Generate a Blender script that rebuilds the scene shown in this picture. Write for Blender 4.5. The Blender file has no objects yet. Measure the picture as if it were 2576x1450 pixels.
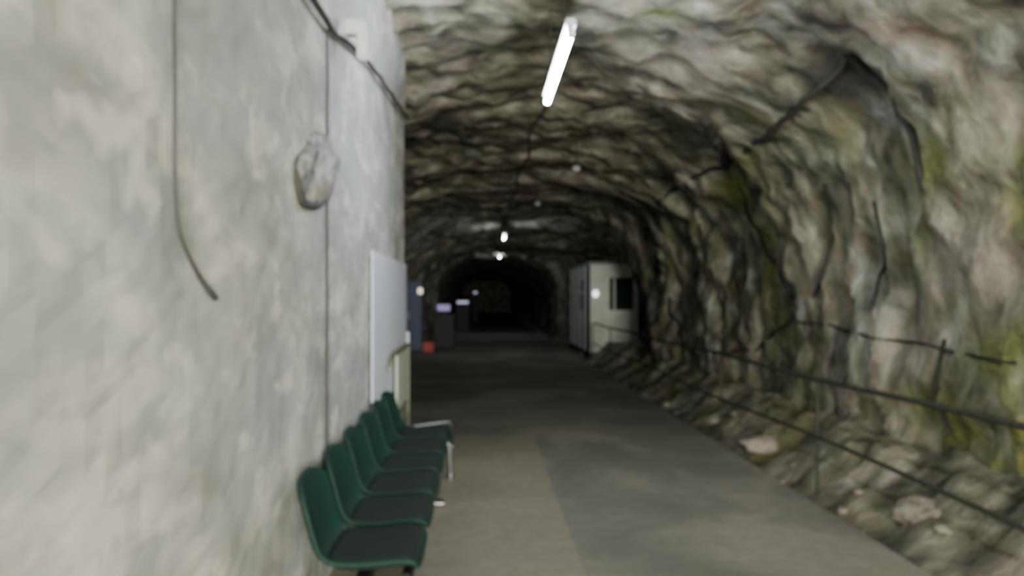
import bpy, bmesh, math, random
from mathutils import Vector, noise
random.seed(4)
S = bpy.context.scene
COL = S.collection

# ------------------------------------------------------------ helpers
def link(o, parent=None):
    COL.objects.link(o)
    if parent: o.parent = parent
    return o
def empty(name):
    return link(bpy.data.objects.new(name, None))
def mesh_obj(name, verts, faces, mat=None, parent=None, smooth=False):
    me = bpy.data.meshes.new(name); me.from_pydata([tuple(v) for v in verts], [], faces)
    bm = bmesh.new(); bm.from_mesh(me); bmesh.ops.recalc_face_normals(bm, faces=bm.faces); bm.to_mesh(me); bm.free()
    if mat: me.materials.append(mat)
    if smooth:
        for p in me.polygons: p.use_smooth = True
    return link(bpy.data.objects.new(name, me), parent)
def box(name, x0, x1, y0, y1, z0, z1, mat, parent=None, bevel=0.0):
    bm = bmesh.new(); bmesh.ops.create_cube(bm, size=1)
    for v in bm.verts:
        v.co = Vector(((x0+x1)/2+v.co.x*(x1-x0), (y0+y1)/2+v.co.y*(y1-y0), (z0+z1)/2+v.co.z*(z1-z0)))
    if bevel: bmesh.ops.bevel(bm, geom=bm.edges[:], offset=bevel, segments=2, affect='EDGES')
    me = bpy.data.meshes.new(name); bm.to_mesh(me); bm.free(); me.materials.append(mat)
    return link(bpy.data.objects.new(name, me), parent)
def tube(name, pts, r, mat, parent=None, smooth=True, radii=None):
    cu = bpy.data.curves.new(name, 'CURVE'); cu.dimensions = '3D'; cu.bevel_depth = r; cu.bevel_resolution = 4; cu.use_fill_caps = True
    if smooth:
        sp = cu.splines.new('NURBS'); sp.points.add(len(pts)-1); sp.use_endpoint_u = True; sp.order_u = 3
    else:
        sp = cu.splines.new('POLY'); sp.points.add(len(pts)-1)
    for i, p in enumerate(pts):
        sp.points[i].co = (*p, 1)
        if radii: sp.points[i].radius = radii[i]
    cu.materials.append(mat)
    tmp = bpy.data.objects.new(name, cu); COL.objects.link(tmp)
    bpy.context.view_layer.update()
    me = bpy.data.meshes.new_from_object(tmp.evaluated_get(bpy.context.evaluated_depsgraph_get()))
    bpy.data.objects.remove(tmp); bpy.data.curves.remove(cu)
    if not me.materials: me.materials.append(mat)
    for p in me.polygons: p.use_smooth = True
    me.name = name
    return link(bpy.data.objects.new(name, me), parent)
def lerp_tab(t, tab):
    if t <= tab[0][0]: return tab[0][1]
    for (a, va), (b, vb) in zip(tab, tab[1:]):
        if t <= b:
            k = (t-a)/(b-a); k = k*k*(3-2*k)
            return va+(vb-va)*k
    return tab[-1][1]

# ------------------------------------------------------------ materials
class M:
    def __init__(s, name):
        s.m = bpy.data.materials.new(name); s.m.use_nodes = True
        s.t = s.m.node_tree; s.b = s.t.nodes['Principled BSDF']
    def n(s, typ, **kw):
        nd = s.t.nodes.new(typ)
        for k, v in kw.items(): setattr(nd, k, v)
        return nd
    def l(s, a, b): s.t.links.new(a, b)
    def coord(s, scale=(1, 1, 1), rot=(0, 0, 0)):
        tc = s.n('ShaderNodeTexCoord'); mp = s.n('ShaderNodeMapping')
        mp.inputs['Scale'].default_value = scale; mp.inputs['Rotation'].default_value = rot
        s.l(tc.outputs['Object'], mp.inputs['Vector']); return mp.outputs[0]
    def noise(s, vec, scale, detail=4, rough=.55, dist=0):
        nd = s.n('ShaderNodeTexNoise'); s.l(vec, nd.inputs['Vector'])
        nd.inputs['Scale'].default_value = scale; nd.inputs['Detail'].default_value = detail
        nd.inputs['Roughness'].default_value = rough; nd.inputs['Distortion'].default_value = dist
        return nd.outputs['Fac']
    def ramp(s, fac, stops):
        r = s.n('ShaderNodeValToRGB'); s.l(fac, r.inputs[0]); e = r.color_ramp.elements
        while len(e) < len(stops): e.new(.5)
        for i, (p, c) in enumerate(stops):
            e[i].position = p; e[i].color = (*c, 1) if len(c) == 3 else c
        return r.outputs[0]
    def mix(s, fac, a, b, mode='MIX'):
        x = s.n('ShaderNodeMix', data_type='RGBA', blend_type=mode)
        for idx, v in ((0, fac), (6, a), (7, b)):
            if hasattr(v, 'default_value'): s.l(v, x.inputs[idx])
            elif isinstance(v, (int, float)): x.inputs[idx].default_value = v
            else: x.inputs[idx].default_value = (*v, 1)
        return x.outputs[2]
    def bump(s, h, strength=.5, dist=.05):
        b = s.n('ShaderNodeBump'); s.l(h, b.inputs['Height'])
        b.inputs['Strength'].default_value = strength; b.inputs['Distance'].default_value = dist
        s.l(b.outputs[0], s.b.inputs['Normal'])
    def color(s, c):
        if hasattr(c, 'default_value'): s.l(c, s.b.inputs['Base Color'])
        else: s.b.inputs['Base Color'].default_value = (*c, 1)
def simple(name, col, rough=.5, metal=0, var=.15, scale=12):
    m = M(name); v = m.noise(m.coord(), scale)
    dark = tuple(c*(1-var*2) for c in col)
    m.color(m.ramp(v, [(.3, dark), (.65, col)]))
    m.b.inputs['Roughness'].default_value = rough; m.b.inputs['Metallic'].default_value = metal
    return m.m
def emit(name, col, st):
    m = M(name); m.color(col); m.b.inputs['Emission Color'].default_value = (*col, 1)
    m.b.inputs['Emission Strength'].default_value = st; return m.m

def rock_mat(name):
    m = M(name)
    c = m.coord((.8, 1.35, .7), (0, 0, .15)); c1 = m.coord((1, 1, 1))
    big = m.noise(c, 1.1, 3, .6, .3); mid = m.noise(c, 3.6, 4, .55, .25); fine = m.noise(c1, 14, 5, .7)
    base = m.ramp(mid, [(.32, (.055, .052, .042)), (.42, (.15, .145, .115)), (.50, (.225, .22, .18)), (.58, (.33, .32, .27)), (.67, (.52, .51, .46))])
    tint = m.ramp(big, [(.30, (.80, .80, .66)), (.45, (.97, .98, .86)), (.55, (1.0, .92, .84)), (.68, (.92, .99, .99))])
    col = m.mix(1.0, base, tint, 'MULTIPLY')
    spots = m.noise(c1, 2.3, 2, .5, .4)
    col = m.mix(m.ramp(spots, [(.60, (0, 0, 0)), (.70, (.38, .38, .38))]), col, (.27, .17, .125))
    mg = m.noise(m.coord((1, 1, .7)), 1.7, 3, .6, .3)
    sx = m.n('ShaderNodeSeparateXYZ'); m.l(c1, sx.inputs[0]); gx = m.n('ShaderNodeMapRange'); m.l(sx.outputs[0], gx.inputs[0])
    gx.inputs[1].default_value = 2.2; gx.inputs[2].default_value = 3.2
    mm = m.n('ShaderNodeMath', operation='MULTIPLY'); m.l(m.ramp(mg, [(.50, (0, 0, 0)), (.66, (.55, .55, .55))]), mm.inputs[0]); m.l(gx.outputs[0], mm.inputs[1])
    col = m.mix(mm.outputs[0], col, (.16, .175, .06))
    at = m.n('ShaderNodeAttribute', attribute_name='stain_shade'); sp = m.n('ShaderNodeSeparateColor'); m.l(at.outputs['Color'], sp.inputs[0])
    col = m.mix(sp.outputs[0], col, m.ramp(fine, [(.35, (.095, .11, .02)), (.6, (.25, .27, .05))]))
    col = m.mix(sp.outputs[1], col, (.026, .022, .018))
    col = m.mix(sp.outputs[2], col, m.ramp(fine, [(.35, (.29, .24, .195)), (.6, (.46, .40, .335))]))
    m.color(col); m.b.inputs['Roughness'].default_value = .9
    add = m.n('ShaderNodeMath', operation='ADD'); m.l(mid, add.inputs[0])
    mu = m.n('ShaderNodeMath', operation='MULTIPLY'); m.l(fine, mu.inputs[0]); mu.inputs[1].default_value = .3
    m.l(mu.outputs[0], add.inputs[1]); m.bump(add.outputs[0], .7, .10)
    return m.m
ROCK = rock_mat('cave_rock')

def plaster_mat():
    m = M('whitewashed_rough_plaster')
    c = m.coord((1, .75, 1.5), (.30, 0, 0)); c1 = m.coord()
    a = m.noise(c, 2.4, 3, .5, .3); b = m.noise(c, 7, 3, .55, .3)
    col = m.ramp(a, [(.30, (.34, .34, .30)), (.42, (.435, .435, .395)), (.53, (.52, .515, .465)), (.63, (.70, .68, .61))])
    col = m.mix(m.ramp(b, [(.36, (.45, .45, .45)), (.50, (0, 0, 0))]), col, (.33, .34, .315))
    col = m.mix(m.ramp(m.noise(m.coord((1, .5, 1.3)), 1.5, 2), [(.46, (0, 0, 0)), (.60, (.6, .6, .6))]), col, (.41, .46, .445))
    col = m.mix(m.ramp(m.noise(m.coord((1, .9, 1.3), (.4, 0, 0)), 4.0, 2, .5, .2), [(.58, (0, 0, 0)), (.68, (.75, .75, .75))]), col, (.76, .735, .65))
    col = m.mix(m.ramp(m.noise(m.coord((1, 1.2, .9)), 2.6, 2, .5, .3), [(.66, (0, 0, 0)), (.74, (.4, .4, .4))]), col, (.38, .32, .26))
    m.color(col); m.b.inputs['Roughness'].default_value = .85
    m.bump(a, .25, .035); return m.m
PLASTER = plaster_mat()

def floor_mat():
    m = M('worn_concrete_floor')
    c = m.coord(); n1 = m.noise(c, .7, 4, .55, .5); n2 = m.noise(c, 9, 5, .7)
    dark = m.ramp(n1, [(.32, (.15, .145, .118)), (.5, (.205, .197, .16)), (.62, (.29, .27, .215))])
    brown = m.ramp(n1, [(.32, (.225, .205, .155)), (.6, (.295, .265, .205))])
    s = m.n('ShaderNodeSeparateXYZ'); m.l(c, s.inputs[0])
    def less(o, v):
        k = m.n('ShaderNodeMath', operation='LESS_THAN'); m.l(o, k.inputs[0]); k.inputs[1].default_value = v; return k.outputs[0]
    mm = m.n('ShaderNodeMath', operation='MULTIPLY'); m.l(less(s.outputs[0], .6), mm.inputs[0]); m.l(less(s.outputs[1], 8.2), mm.inputs[1])
    col = m.mix(mm.outputs[0], dark, brown)
    col = m.mix(m.ramp(n2, [(.4, (.25, .25, .25)), (.6, (0, 0, 0))]), col, (.10, .095, .078))
    m.color(col); m.b.inputs['Roughness'].default_value = .8; m.bump(n2, .25, .02); return m.m
FLOOR = floor_mat()

GREEN = simple('green_seat_plastic', (.001, .036, .021), .7, 0, .12, 20)
PAD = simple('dark_green_seat_pad', (.004, .015, .012), .85, 0, .12, 20)
CHROME = simple('chrome', (.75, .77, .78), .2, 1, .05)
BLACK = simple('black_rubber', (.015, .015, .016), .6)
CABLE = simple('grey_cable', (.085, .085, .08), .7)
CABLED = simple('dark_cable', (.042, .040, .034), .85)
RAIL = simple('dark_rail_paint', (.045, .048, .032), .75, .0, .2)
WHITE = simple('white_enamel', (.78, .80, .80), .4, 0, .05)
DULLW = simple('yellowed_plastic', (.42, .42, .38), .6, 0, .1)
OLIVE = simple('olive_painted_wood', (.17, .17, .09), .55)
PALE = simple('pale_green_panel', (.62, .66, .54), .6, 0, .08)
BOOTH = simple('booth_pale_green_paint', (.64, .74, .62), .45, 0, .10, 3)
BOOTHG = simple('booth_grey_side', (.22, .27, .255), .5, 0, .15, 3)
GLASSD = simple('dark_window_glass', (.015, .035, .025), .1)
BLUE = simple('blue_steel', (.05, .085, .17), .45)
DARKG = simple('dark_green_counter', (.018, .028, .025), .6)
RED = simple('orange_red_plastic', (.60, .06, .02), .45)
TUBE1 = emit('fluorescent_tube_glow', (.80, .87, 1.0), 155)
TUBE2 = emit('fluorescent_tube_glow_dim', (.85, .92, 1.0), 50)
LAMPW = emit('warm_lamp_glow', (1.0, .93, .70), 1.1)
SPOTB = emit('booth_spot_glow', (.93, 1.0, .95), 2.5)
SCREEN = emit('violet_screen_glow', (.50, .45, .85), .3)
FARGLOW = emit('far_reflection_glow', (.75, .82, 1.0), .5)

def poster_mat():
    m = M('printed_sheet'); c = m.coord()
    s = m.n('ShaderNodeSeparateXYZ'); m.l(c, s.inputs[0])
    w = m.n('ShaderNodeMath', operation='MULTIPLY'); m.l(s.outputs[2], w.inputs[0]); w.inputs[1].default_value = 150
    sn = m.n('ShaderNodeMath', operation='SINE'); m.l(w.outputs[0], sn.inputs[0])
    gt = m.n('ShaderNodeMath', operation='GREATER_THAN'); m.l(sn.outputs[0], gt.inputs[0]); gt.inputs[1].default_value = .35
    wd = m.noise(m.coord((1, 9, 24)), 1.6, 1); g2 = m.n('ShaderNodeMath', operation='GREATER_THAN'); m.l(wd, g2.inputs[0]); g2.inputs[1].default_value = .46
    mu = m.n('ShaderNodeMath', operation='MULTIPLY'); m.l(gt.outputs[0], mu.inputs[0]); m.l(g2.outputs[0], mu.inputs[1])
    m2 = m.n('ShaderNodeMath', operation='MULTIPLY'); m.l(mu.outputs[0], m2.inputs[0]); m2.inputs[1].default_value = .2
    m.color(m.mix(m2.outputs[0], (.84, .88, .95), (.45, .46, .50))); m.b.inputs['Roughness'].default_value = .5
    return m.m
POSTER = poster_mat()

# ------------------------------------------------------------ tunnel rock
Ltab = [(-8, -2.8), (8, -2.8), (12, -2.6), (21, -2.5), (24, -1.95), (75, -1.9)]
Rtab = [(-8, 3.7), (8, 3.65), (13, 3.6), (15.6, 3.5), (17.6, 4.7), (24, 4.6), (28, 3.3), (75, 3.0)]
Ttab = [(-8, 3.95), (4, 3.88), (8, 3.85), (14, 3.72), (21, 3.6), (24, 3.28), (75, 3.2)]
MOSS = [((3.5, 9.4, 2.9), .35, .4), ((3.6, 8.9, 2.1), .28, .5), ((3.6, 8.7, 1.4), .25, .4), ((3.4, 8.1, 3.1), .3, .22), ((3.6, 5.4, 2.6), .4, .25),
        ((3.5, 5.7, .6), .5, .3), ((3.6, 5.0, 1.1), .4, .35), ((3.5, 4.8, .5), .4, .3), ((1.4, 5.6, 3.7), .2, .2), ((2.6, 7.2, 3.5), .25, .25),
        ((3.6, 4.4, 2.0), .4, .4)]
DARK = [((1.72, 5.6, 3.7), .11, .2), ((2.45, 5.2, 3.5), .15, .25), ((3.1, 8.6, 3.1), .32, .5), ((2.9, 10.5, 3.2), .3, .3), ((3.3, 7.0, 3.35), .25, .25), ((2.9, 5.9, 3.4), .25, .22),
        ((3.5, 15.5, 1.5), .8, 2.0), ((3.0, 12.6, 3.3), .6, .3), ((-.5, 8.8, 3.6), .35, .3)]  # drill holes and shadowed rock, painted dark into the colour
PINK = [((3.5, 6.3, .35), .3, .2), ((3.6, 7.4, 1.75), .35, .3), ((3.6, 5.2, 1.8), .4, .3), ((-.2, 7.4, 3.7), .35, .2), ((.6, 9.5, 3.7), .4, .2), ((3.6, 6.3, 1.3), .3, .35), ((2.0, 6.5, 3.7), .4, .3)]
def blob(p, lst):
    v = 0
    for (q, ry, rz) in lst:
        d = ((p.y-q[1])/ry)**2 + ((p.z-q[2])/rz)**2 + ((p.x-q[0])/.45)**2 if abs(q[0]) > 2.8 else ((p.y-q[1])/ry)**2 + ((p.x-q[0])/rz)**2 + ((p.z-q[2])/.5)**2
        v = max(v, math.exp(-d))
    return v
def rock_disp(p):
    q = Vector((p.x*.75, p.y*1.15, p.z*.75))
    a = noise.noise(q*.8)*.28
    b = (noise.ridged_multi_fractal(q*1.5+Vector((7, 3, 1)), 1.0, 2.1, 4, 1.0, 2.0)-1.2)*.09
    d, _ = noise.voronoi(q*1.9+Vector((2, 9, 4)))
    c = (d[1]-d[0])*.20
    e = noise.fractal(q*5, .8, 2.1, 3)*.045
    return a-b+c+e-.05
def profile(y, s):
    """s 0..1 from left foot over the crown to right foot"""
    L, R, T = lerp_tab(y, Ltab), lerp_tab(y, Rtab), lerp_tab(y, Ttab)
    spring, base = 1.3, -.35
    cx, a, h = (L+R)/2, (R-L)/2, T-spring
    leg, arc = .17, .66
    if s < leg: return Vector((L, y, base+(spring-base)*s/leg)), Vector((-1, 0, 0))
    if s > 1-leg: return Vector((R, y, base+(spring-base)*(1-s)/leg)), Vector((1, 0, 0))
    th = math.pi*(1-(s-leg)/arc); c, sn = math.cos(th), math.sin(th); e = 2/2.8
    x = cx+a*math.copysign(abs(c)**e, c); z = spring+h*abs(sn)**e
    n = Vector((c, 0, sn)); n.normalize(); return Vector((x, y, z)), n
def surf(y, s):
    p, n = profile(y, s); d = rock_disp(p)
    if n.z > .5: d = max(d, -.14)
    return p+n*d, p, n
ys = []; y = -7
while y < 30: ys.append(y); y += .085 if 2 < y < 16 else .16
while y < 72: ys.append(y); y += .5
NS = 160
grid = []
for y in ys:
    rowv = []
    for j in range(NS+1):
        q, p, n = surf(y, j/NS)
        nz = .5+.9*noise.fractal(Vector((p.x*2.2, p.y*2.6, p.z*2.2)), .8, 2, 3)
        nz = min(1, max(0, nz*1.3))
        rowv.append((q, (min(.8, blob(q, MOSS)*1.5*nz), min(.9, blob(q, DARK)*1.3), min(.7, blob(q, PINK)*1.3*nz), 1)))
    grid.append(rowv)
def rock_part(name, j0, j1):
    vs, cs, fs = [], [], []; w = j1-j0+1
    for r in grid:
        for j in range(j0, j1+1): vs.append(r[j][0]); cs.append(r[j][1])
    for i in range(len(grid)-1):
        for j in range(w-1):
            a = i*w+j; fs.append((a, a+1, a+w+1, a+w))
    me = bpy.data.meshes.new(name); me.from_pydata(vs, [], fs); me.materials.append(ROCK)
    ca = me.color_attributes.new('stain_shade', 'FLOAT_COLOR', 'POINT')
    for i, c in enumerate(cs): ca.data[i].color = c
    for p in me.polygons: p.use_smooth = True
    link(bpy.data.objects.new(name, me))
JA, JB = int(NS*.27), int(NS*.73)
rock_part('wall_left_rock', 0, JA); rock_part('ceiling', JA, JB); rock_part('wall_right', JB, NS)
box('wall_back', -4, 5, -7.3, -6.9, -.35, 4.6, ROCK); box('wall_front', -4, 5, 71, 71.3, -.35, 4.6, ROCK)

# cable, roots and dark crease lines laid on the rock
def rock_line(name, bear, r, mat, parent=None, n=5):
    """bear: list of (sideways, upward) bearings; the line follows the rock where those bearings meet it"""
    pts = []
    dense = []
    for (a, b) in zip(bear, bear[1:]):
        for k in range(n): dense.append((a[0]+(b[0]-a[0])*k/n, a[1]+(b[1]-a[1])*k/n))
    dense.append(bear[-1])
    for (bx, bz) in dense:
        best = None; yq = 1800*3.4/max(abs(bx), 300) if bx > 250 else 8
        for it in range(6):
            best = min((abs(math.atan2(q.z-1.6, q.x)-math.atan2(bz, bx)), k) for k in range(60, 200) for q in (surf(yq, k/200)[0],))
            q, p, nn = surf(yq, best[1]/200)
            yq = .5*yq+.5*1800*math.hypot(q.x, q.z-1.6)/math.hypot(bx, bz)
        q, p, nn = surf(yq, best[1]/200); pts.append(q-nn*(r*.9))
    tube(name, pts, r, mat, parent)
def B(*pp): return [(x-1210, 745-y) for x, y in pp]
rock_line('roof_crease_line', B((2140, 140), (2050, 230), (1920, 350), (1830, 410), (1720, 460), (1655, 505), (1625, 600)), .030, CABLED)  # dark strand added for the dark band along the wall-to-ceiling crease
rock_line('wall_cable', B((2010, 800), (2200, 850), (2438, 890), (2560, 915)), .012, CABLED)
rt = empty('root_and_crevice_lines')  # dark strands drawn in for rock crevices as well as roots
for i, (bb, r) in enumerate([(B((2140, 140), (2250, 230), (2300, 330), (2330, 480)), .026), (B((1795, 280), (1835, 340), (1830, 410)), .05),
        (B((1660, 520), (1650, 680), (1700, 800), (1740, 900)), .03), (B((1860, 470), (1900, 580), (1960, 690), (2010, 790), (1900, 880), (1800, 890)), .018),
        (B((2080, 460), (2100, 600), (2050, 760)), .016), (B((2380, 860), (2350, 1000), (2400, 1100)), .016), (B((1760, 560), (1800, 700), (1830, 800)), .018),
        (B((2200, 500), (2230, 640), (2190, 800)), .014)]):
    rock_line('dark_line_%d' % (i+1), bb, r, CABLED, rt)

# ------------------------------------------------------------ floor
box('floor', -3.2, 2.6, -7, 72, -.35, 0, FLOOR, None, .02)
vs, fs = [], []; NX = 30; yy = [-7+.12*i for i in range(290)]
cc = []
def bedz(x, y):
    t = max(0, min(1, (x-2.62)/.95))
    return -.13+.50*t*t*(3-2*t)+(.09+.08*t)*noise.fractal(Vector((x*2.0, y*2.0, 0)), .8, 2, 4)
for y in yy:
    for j in range(NX+1):
        x = 2.605+2.3*j/NX
        z = bedz(x, y)
        if j == 0: z = -.3
        vs.append((x, y, z)); n = noise.noise(Vector((x*1.4, y*1.4, 5)))
        cc.append((max(0, min(.5, noise.noise(Vector((x, y, 9)))*1.5)), max(.15, .9-abs(x-2.62)*2.6), min(.7, max(0, n*1.6)), 1))  # second channel paints the gap shade, darkest along the floor edge
for i in range(len(yy)-1):
    for j in range(NX):
        a = i*(NX+1)+j; fs.append((a, a+1, a+NX+2, a+NX+1))
def stone(x, y, z, rx, ry, rz, seed, pink, sub=3):
    bm = bmesh.new(); bmesh.ops.create_icosphere(bm, subdivisions=sub, radius=1)
    o = len(vs); bm.verts.ensure_lookup_table()
    for v in bm.verts:
        q = v.co.copy()*1.1+Vector((seed*3.1, seed, 0)); d, _ = noise.voronoi(q*1.1)
        k = 1+.28*noise.noise(q)+.3*(d[1]-d[0])-.1+.06*noise.noise(q*5)
        vs.append((x+v.co.x*rx*k, y+v.co.y*ry*k, z+v.co.z*rz*k)); cc.append((0, 0, pink, 1))
    for f in bm.faces: fs.append(tuple(o+v.index for v in f.verts))
    bm.free()
for b in [(2.98, 7.55, .02, .22, .18, .10, 1, .9), (3.1, 5.0, .06, .20, .24, .13, 2, .6), (3.0, 9.1, .0, .14, .2, .08, 3, .4)]:
    stone(*b, 4)
for k in range(24):
    y = random.uniform(2.5, 20); x = random.uniform(2.75, 3.2); r = random.uniform(.03, .06)
    stone(x, y, bedz(x, y), r*random.uniform(.8, 1.3), r*random.uniform(.8, 1.4), r*.7, 10+k, random.uniform(0, .4))
me = bpy.data.meshes.new('rubble_ditch'); me.from_pydata(vs, [], fs); me.materials.append(ROCK)
ca = me.color_attributes.new('stain_shade', 'FLOAT_COLOR', 'POINT')
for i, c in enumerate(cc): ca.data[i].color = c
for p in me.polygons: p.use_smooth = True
link(bpy.data.objects.new('rubble_ditch', me))  # rubble bed beside the floor, loose stones merged in

# ------------------------------------------------------------ left whitewashed wall
ZT = [(3.9, 3.05), (4.5, 3.19), (5.46, 3.34), (8, 3.58)]
def lin(t, tab):
    if t <= tab[0][0]: return tab[0][1]
    for (a, va), (b, vb) in zip(tab, tab[1:]):
        if t <= b: return va+(vb-va)*(t-a)/(b-a)
    return tab[-1][1]
NZ = 70; vs, fs = [], []
yy = [-7+.09*i for i in range(167)]; yy = [y for y in yy if y < 7.95]+[8.0]
row = NZ+1+4
for y in yy:
    zt = lin(y, ZT)
    for k in range(NZ+1):
        z = -.02+(zt+.02)*k/NZ
        e = 1 if y < 7.9 else 0
        d = e*(.024*noise.noise(Vector((y*1.1, z*1.6, 3)))+.012*noise.fractal(Vector((y*3, z*4, 1)), .7, 2, 3))
        vs.append((-.85+d*.8-.01, y, z))
    xe = -.74 if y < 7 else -.74-.10*(y-7)
    vs += [(xe, y, 3.78), (xe, y, 4.5), (-3.3, y, 4.5), (-3.3, y, -.02)]
for i in range(len(yy)-1):
    for j in range(row-1):
        a = i*row+j; fs.append((a, a+1, a+row+1, a+row))
    a = i*row; fs.append((a+row-1, a, a+row, a+2*row-1))
fs.append(tuple(range(row))); fs.append(tuple((len(yy)-1)*row+j for j in range(row-1, -1, -1)))
mesh_obj('wall_left', vs, fs, PLASTER)

# broken-out hollow with exposed stone on the left wall
def hollow():
    root = empty('stone_patch')
    vs, fs = [], []; NR, NA = 16, 56
    def yz(r, a):
        rr = r*(1+.25*noise.noise(Vector((math.cos(a)*1.5, math.sin(a)*1.5, 2))))
        return 3.74+rr*.46*math.cos(a)+.12*rr*math.sin(a), 2.26+rr*.205*math.sin(a)+.05*rr*math.cos(a)
    for i in range(NR+1):
        r = i/NR
        for k in range(NA):
            a = 2*math.pi*k/NA; y, z = yz(r, a)
            x = -.85+.036*math.sqrt(max(0, 1-r**2.5))*(1+1.1*noise.noise(Vector((y*8, z*8, 0))))+.004-.03*(r == 1)
            vs.append((x, y, z))
    for i in range(NR):
        for k in range(NA):
            fs.append((i*NA+k, i*NA+(k+1) % NA, (i+1)*NA+(k+1) % NA, (i+1)*NA+k))
    m = M('exposed_stone'); n = m.noise(m.coord(), 8, 4, .6, .6)
    m.color(m.ramp(n, [(.38, (.14, .138, .125)), (.5, (.28, .275, .25)), (.62, (.44, .41, .36))])); m.bump(n, .8, .05)
    mesh_obj('stone_face', vs, fs, m.m, root, True)
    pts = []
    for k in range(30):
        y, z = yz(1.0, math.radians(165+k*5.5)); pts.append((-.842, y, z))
    tube('rim_shade', pts, .022, CABLE, root, True, [.1+.9*math.sin(math.pi*k/29) for k in range(30)])  # dark crescent strip laid in as shade along the lower rim
hollow()

# cables
def wob(p, k, a=.01): return (p[0], p[1]+a*noise.noise(Vector((k*1.7, 0, 0))), p[2])
tube('power_cable', [wob((-.838, 3.9, 3.05-.12*k), k, .03) for k in range(21)], .009, CABLE)
tube('hanging_cable', [(-.836, 1.94, 3.0), (-.836, 1.95, 2.6), (-.836, 1.95, 2.32), (-.836, 1.955, 2.1), (-.836, 1.95, 1.95), (-.836, 1.96, 1.85), (-.836, 1.98, 1.77), (-.836, 2.09, 1.68), (-.836, 2.17, 1.63), (-.836, 2.25, 1.594)],
     .0055, CABLE, None, True, [1, 1, 1, 1, 1, 1, 1, 1.2, 1.8, 2.0])
tube('roof_edge_cable', [(-.82+.02*(k % 2), 3.3+.35*k, lin(3.3+.35*k, ZT)-.015) for k in range(14)], .017, CABLED)
tube('lighting_cable', [(.60+.05*math.sin(k*1.3), 5.9+k*.62, 3.46+.04*math.sin(k*2.1)) for k in range(22)], .016, CABLED)

# ------------------------------------------------------------ fluorescent lamps
def strip_lamp(x, y0, y1, z, glow, top=4.0):
    r = empty('fluorescent_lamp')
    tube('tube', [(x, y0, z), (x+.0, y1, z)], .023, glow, r, False)
    box('batten', x-.032, x+.032, y0-.03, y1+.03, z+.045, z+.085, WHITE, r, .006)
    for k, yq in enumerate((y0, y1)):
        box('end_cap_%d' % (k+1), x-.02, x+.02, yq-.02, yq+.02, z-.024, z+.06, WHITE, r, .004)
    for k, yq in enumerate((y0+.3, y1-.3)):
        tube('hanger_%d' % (k+1), [(x, yq, z+.07), (x, yq, top)], .006, CABLED, r, False)
strip_lamp(.545, 4.36, 5.9, 3.2, TUBE1)
strip_lamp(1.6, -1.9, -.4, 3.2, TUBE1)
strip_lamp(.64, 18.9, 20.1, 3.2, TUBE2)
strip_lamp(.75, 28.0, 29.2, 3.17, TUBE2, 3.5)
r = empty('roof_socket')
box('housing', -.73, -.67, 4.20, 4.26, 2.99, 3.17, WHITE, r, .01)
box('mount', -.80, -.68, 4.19, 4.27, 3.14, 3.22, WHITE, r, .005)
def sensor(x, y, z):
    r = empty('smoke_detector')
    bm = bmesh.new(); bmesh.ops.create_uvsphere(bm, u_segments=24, v_segments=12, radius=1)
    for v in bm.verts: v.co = Vector((x+v.co.x*.06, y+v.co.y*.06, z+v.co.z*.05))
    me = bpy.data.meshes.new('dome'); bm.to_mesh(me); bm.free(); me.materials.append(DULLW); link(bpy.data.objects.new('dome', me), r)
    tube('base', [(x, y, z+.02), (x, y, z+.4)], .012, CABLED, r, False)
sensor(1.33, 10.0, 3.38); sensor(1.09, 13.8, 3.38)

# unseen area light added behind the viewer as soft fill
def area(name, loc, target, size, power, col):
    l = bpy.data.lights.new(name, 'AREA'); l.shape = 'RECTANGLE'; l.size, l.size_y = size; l.energy = power; l.color = col
    o = link(bpy.data.objects.new(name, l)); o.location = loc
    o.rotation_euler = (Vector(target)-Vector(loc)).to_track_quat('-Z', 'Y').to_euler()
area('rear_fill_light', (1.9, -6.4, 1.9), (.9, 8, 1.9), (2.8, 2.4), 1500, (1.0, .985, .90))

# ------------------------------------------------------------ poster
box('information_poster', -.838, -.824, 5.46, 7.90, .70, 1.95, POSTER, None, .003)
r = empty('sign_stand')
tube('top_rail', [(-.77, 6.15, 1.03), (-.775, 6.35, 1.08), (-.78, 7.6, 1.08)], .022, OLIVE, r, False)
tube('post_1', [(-.78, 6.6, 0), (-.78, 6.6, 1.08)], .014, PALE, r, False)
tube('post_2', [(-.78, 7.5, 0), (-.78, 7.5, 1.08)], .022, OLIVE, r, False)
tube('lower_rail', [(-.78, 6.6, .5), (-.78, 7.5, .5)], .016, OLIVE, r, False)
box('panel', -.79, -.775, 6.6, 7.5, .52, 1.06, PALE, r, .003)
for k, yq in enumerate((6.6, 7.5)): box('foot_%d' % (k+1), -.82, -.66, yq-.02, yq+.02, 0, .03, OLIVE, r, .005)
tube('lit_edge_strip', [(-.815, 7.96, 0), (-.815, 7.96, 1.2)], .018, WHITE, None, False)  # white pipe added to imitate the lit plaster edge of the wall

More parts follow.
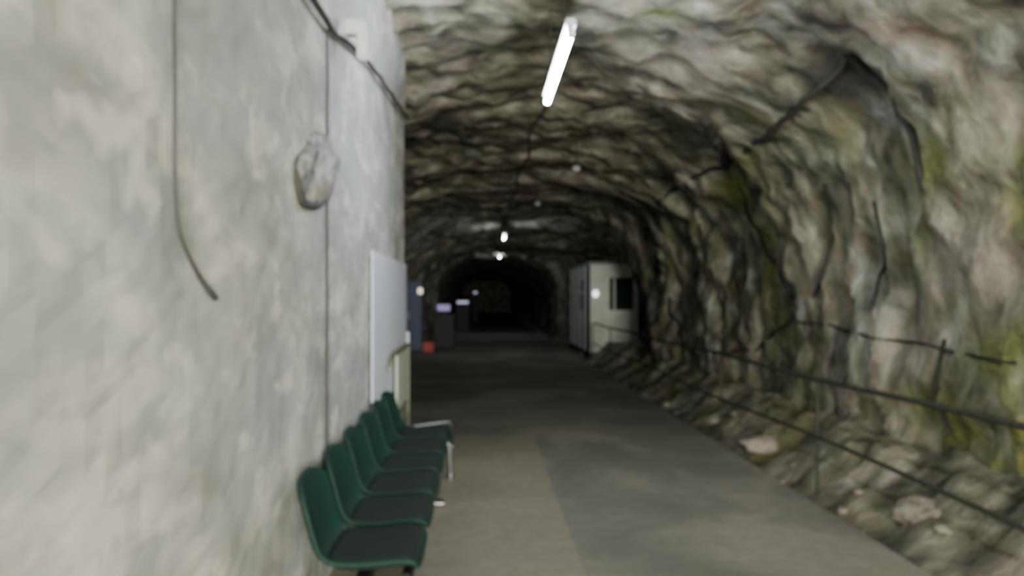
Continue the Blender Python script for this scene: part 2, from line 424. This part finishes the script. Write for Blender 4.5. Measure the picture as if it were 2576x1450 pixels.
# ------------------------------------------------------------ tandem seats
bench = empty('tandem_seating_bench')
prof = [(-.815, .80), (-.80, .74), (-.775, .66), (-.755, .58), (-.74, .51), (-.715, .465), (-.67, .44), (-.60, .428), (-.50, .43), (-.40, .442), (-.32, .45), (-.28, .438), (-.262, .41)]
def shell(name, pr, yc, w0, mat, th, lift=0, full=True):
    vs, fs = [], []; n = 14
    for a, (x, z) in enumerate(pr):
        t = a/(len(pr)-1)
        w = w0*(1-.22*max(0, (.12-t)/.12)**2)*(1-.10*max(0, (t-.9)/.1)**2)
        for k in range(n+1):
            u = -1+2*k/n; cup = abs(u)**3
            if full:
                dx = .045*cup*(1 if t < .35 else max(0, 1-(t-.35)*4)); dz = .03*cup if t > .3 else -.03*cup*(t < .05)
            else: dx = 0; dz = -.012*cup
            vs.append((x+dx, yc+u*w, z+dz+lift))
    for a in range(len(pr)-1):
        for k in range(n):
            q = a*(n+1)+k; fs.append((q, q+1, q+n+2, q+n+1))
    o = mesh_obj(name, vs, fs, mat, bench, True)
    s = o.modifiers.new('s', 'SOLIDIFY'); s.thickness = th; s.offset = 0
    b = o.modifiers.new('b', 'SUBSURF'); b.levels = 1; b.render_levels = 1
N = 6
for i in range(N):
    yc = 3.27+.54*i
    shell('seat_%d' % (i+1), prof, yc, .245, GREEN, .026)
    shell('pad_%d' % (i+1), prof[6:12], yc, .235, PAD, .045, .028, False)
    box('bracket_%d' % (i+1), -.66, -.38, yc-.03, yc+.03, .375, .425, BLACK, bench, .008)
box('beam', -.545, -.485, 3.05, 6.2, .325, .385, BLACK, bench, .008)
box('front_beam', -.34, -.30, 3.05, 6.2, .36, .41, BLACK, bench, .008)
for k, yq in enumerate((3.05, 6.25)):
    tube('leg_frame_%d' % (k+1), [(-.76, yq, .02), (-.74, yq, .2), (-.70, yq, .345), (-.50, yq, .355), (-.32, yq, .35), (-.275, yq, .30), (-.275, yq, .15), (-.265, yq, .02)], .024, CHROME, bench)
    for j, xq in enumerate((-.76, -.265)): tube('foot_%d_%d' % (k+1, j+1), [(xq, yq, 0), (xq, yq, .035)], .034, CHROME, bench, False)
tube('leg_mid', [(-.515, 5.4, .34), (-.515, 5.4, .03)], .025, CHROME, bench, False)
tube('leg_mid_foot', [(-.76, 5.4, .034), (-.28, 5.4, .034)], .034, CHROME, bench, False)
tube('end_bar', [(-.60, 6.3, .44), (-.3, 6.3, .49), (-.25, 6.25, .48), (-.235, 6.0, .45), (-.235, 5.6, .42)], .018, CHROME, bench)

# ------------------------------------------------------------ handrail on the right
rail = empty('handrail')
tube('top_rail', [(2.82, -2+.9*k, .91+.012*math.sin(k*1.2)) for k in range(23)], .020, RAIL, rail)
tube('mid_rail', [(2.82, -2+.9*k, .40+.02*math.sin(k*.9)) for k in range(23)], .016, RAIL, rail)
for k in range(9):
    yq = -1.2+2.4*k
    tube('post_%d' % (k+1), [(2.82, yq, bedz(2.82, yq)-.01), (2.82, yq, .91)], .014, RAIL, rail, False)

# ------------------------------------------------------------ booth
bo = empty('guard_booth')
X0, X1, Y0, Y1, H = 2.86, 4.12, 18.7, 22.9, 2.42
box('plinth', X0-.03, X1, Y0-.03, Y1, -.15, .12, BLACK, bo)
box('side_panel', X0, X0+.06, Y0+.28, Y1, .12, H, BOOTHG, bo, .01)
box('back_panel', X0+.05, X1, Y1-.05, Y1, .12, H, BOOTHG, bo)
box('right_panel', X1-.05, X1, Y0+.05, Y1-.05, .12, H, BOOTH, bo)
box('roof', X0-.06, X1+.04, Y0-.08, Y1+.04, H, H+.07, BOOTHG, bo, .02)
box('front_lower', X0, X1, Y0, Y0+.06, .12, 1.22, BOOTH, bo, .01)
box('front_upper', X0, X1, Y0, Y0+.06, 2.08, H, BOOTH, bo, .01)
box('front_left', X0, 3.36, Y0, Y0+.06, 1.2, 2.1, BOOTH, bo, .008)
box('front_right', 3.98, X1, Y0, Y0+.06, 1.2, 2.1, BOOTH, bo, .008)
box('window_glass', 3.35, 3.99, Y0+.02, Y0+.035, 1.2, 2.1, GLASSD, bo)
box('mullion', 3.46, 3.51, Y0-.012, Y0+.05, 1.2, 2.1, BOOTH, bo)
box('sill', 3.30, 4.02, Y0-.05, Y0+.02, 1.18, 1.23, WHITE, bo)
box('door_jamb', X0-.012, X0+.07, Y0+.06, Y0+.28, .12, H, BLACK, bo)
for k in range(4): box('side_rib_%d' % (k+1), X0-.02, X0+.01, Y0+.95+k*.95, Y0+1.0+k*.95, .12, H, WHITE, bo)
box('side_window', X0-.008, X0+.02, Y0+1.1, Y0+1.8, 1.2, 2.05, GLASSD, bo)
def bulkhead(name, x, y, z, r0, mat):
    r = empty(name)
    bm = bmesh.new(); bmesh.ops.create_uvsphere(bm, u_segments=24, v_segments=12, radius=1)
    for v in bm.verts: v.co = Vector((x+v.co.x*r0, y-.02+v.co.y*r0*.6, z+v.co.z*r0*1.25))
    me = bpy.data.meshes.new('globe'); bm.to_mesh(me); bm.free(); me.materials.append(mat); link(bpy.data.objects.new('globe', me), r)
    box('backplate', x-r0*1.1, x+r0*1.1, y, y+.03, z-r0*1.4, z+r0*1.4, WHITE, r, .008)
bulkhead('booth_bright_spot', 2.99, Y0-.03, 1.66, .07, SPOTB)  # glowing globe built at the bright spot on the booth front

# ------------------------------------------------------------ things far left
cb = empty('blue_cabinet')
box('body', -2.35, -1.68, 20.3, 20.9, .06, 2.0, BLUE, cb, .015)
box('door_left', -2.33, -2.03, 20.27, 20.3, .12, 1.95, BLUE, cb, .006)
box('door_right', -2.01, -1.70, 20.27, 20.3, .12, 1.95, BLUE, cb, .006)
box('handle', -2.06, -2.04, 20.24, 20.27, .95, 1.15, CHROME, cb)
box('base', -2.33, -1.70, 20.33, 20.87, 0, .06, BLACK, cb)
bulkhead('booth_bright_spot', -1.72, 20.23, 1.74, .07, LAMPW)
ct = empty('ticket_counter')
box('front', -1.38, -.80, 21.2, 21.25, .05, 1.0, DARKG, ct, .01)
box('side_1', -1.38, -1.33, 21.25, 21.9, .0, 1.0, DARKG, ct)
box('side_2', -.85, -.80, 21.25, 21.9, .0, 1.0, DARKG, ct)
box('top', -1.43, -.75, 21.12, 21.95, 1.0, 1.05, DARKG, ct, .01)
mo = empty('monitor')
box('stand', -1.15, -1.05, 21.5, 21.55, 1.05, 1.14, BLACK, mo); box('foot', -1.2, -1.0, 21.43, 21.6, 1.05, 1.065, BLACK, mo)
box('case', -1.34, -.90, 21.5, 21.54, 1.12, 1.38, BLACK, mo, .008); box('screen', -1.31, -.93, 21.492, 21.5, 1.15, 1.34, SCREEN, mo)
rb = empty('red_crate')
box('base', -1.66, -1.36, 20.4, 20.7, .0, .03, RED, rb)
for k, (a, b, c, d) in enumerate([(-1.66, -1.36, 20.4, 20.43), (-1.66, -1.36, 20.67, 20.7), (-1.66, -1.63, 20.43, 20.67), (-1.39, -1.36, 20.43, 20.67)]):
    box('side_%d' % (k+1), a, b, c, d, .02, .27, RED, rb, .005)
for q in ((-.85, 33.0, 1.25, .6), (-.35, 44.0, 1.75, .3)):  # invented stands; their emissive tops stand in for far reflections
    dc = empty('far_glow_stand'); x, y, z, w = q
    box('cabinet', x-w/2, x+w/2, y, y+.6, 0, z, DARKG, dc, .02)
    box('glow_top', x-w/2+.04, x+w/2-.04, y-.02, y+.5, z, z+.12, FARGLOW, dc, .02)
    box('lid', x-w/2, x+w/2, y, y+.6, z+.12, z+.16, DARKG, dc, .01)

# ------------------------------------------------------------ world, camera
w = bpy.data.worlds.new('world'); S.world = w; w.use_nodes = True
w.node_tree.nodes['Background'].inputs[0].default_value = (.02, .02, .02, 1)
cam = bpy.data.cameras.new('camera'); co = link(bpy.data.objects.new('camera', cam))
co.location = (0, 0, 1.6); co.rotation_euler = (math.pi/2, 0, 0)
cam.sensor_width = 36; cam.lens = 1800/2576*36
cam.shift_x = 78/2576; cam.shift_y = 20/2576
cam.clip_start = .05; cam.clip_end = 200
cam.dof.use_dof = True; cam.dof.focus_distance = .32; cam.dof.aperture_fstop = 10.5
S.camera = co
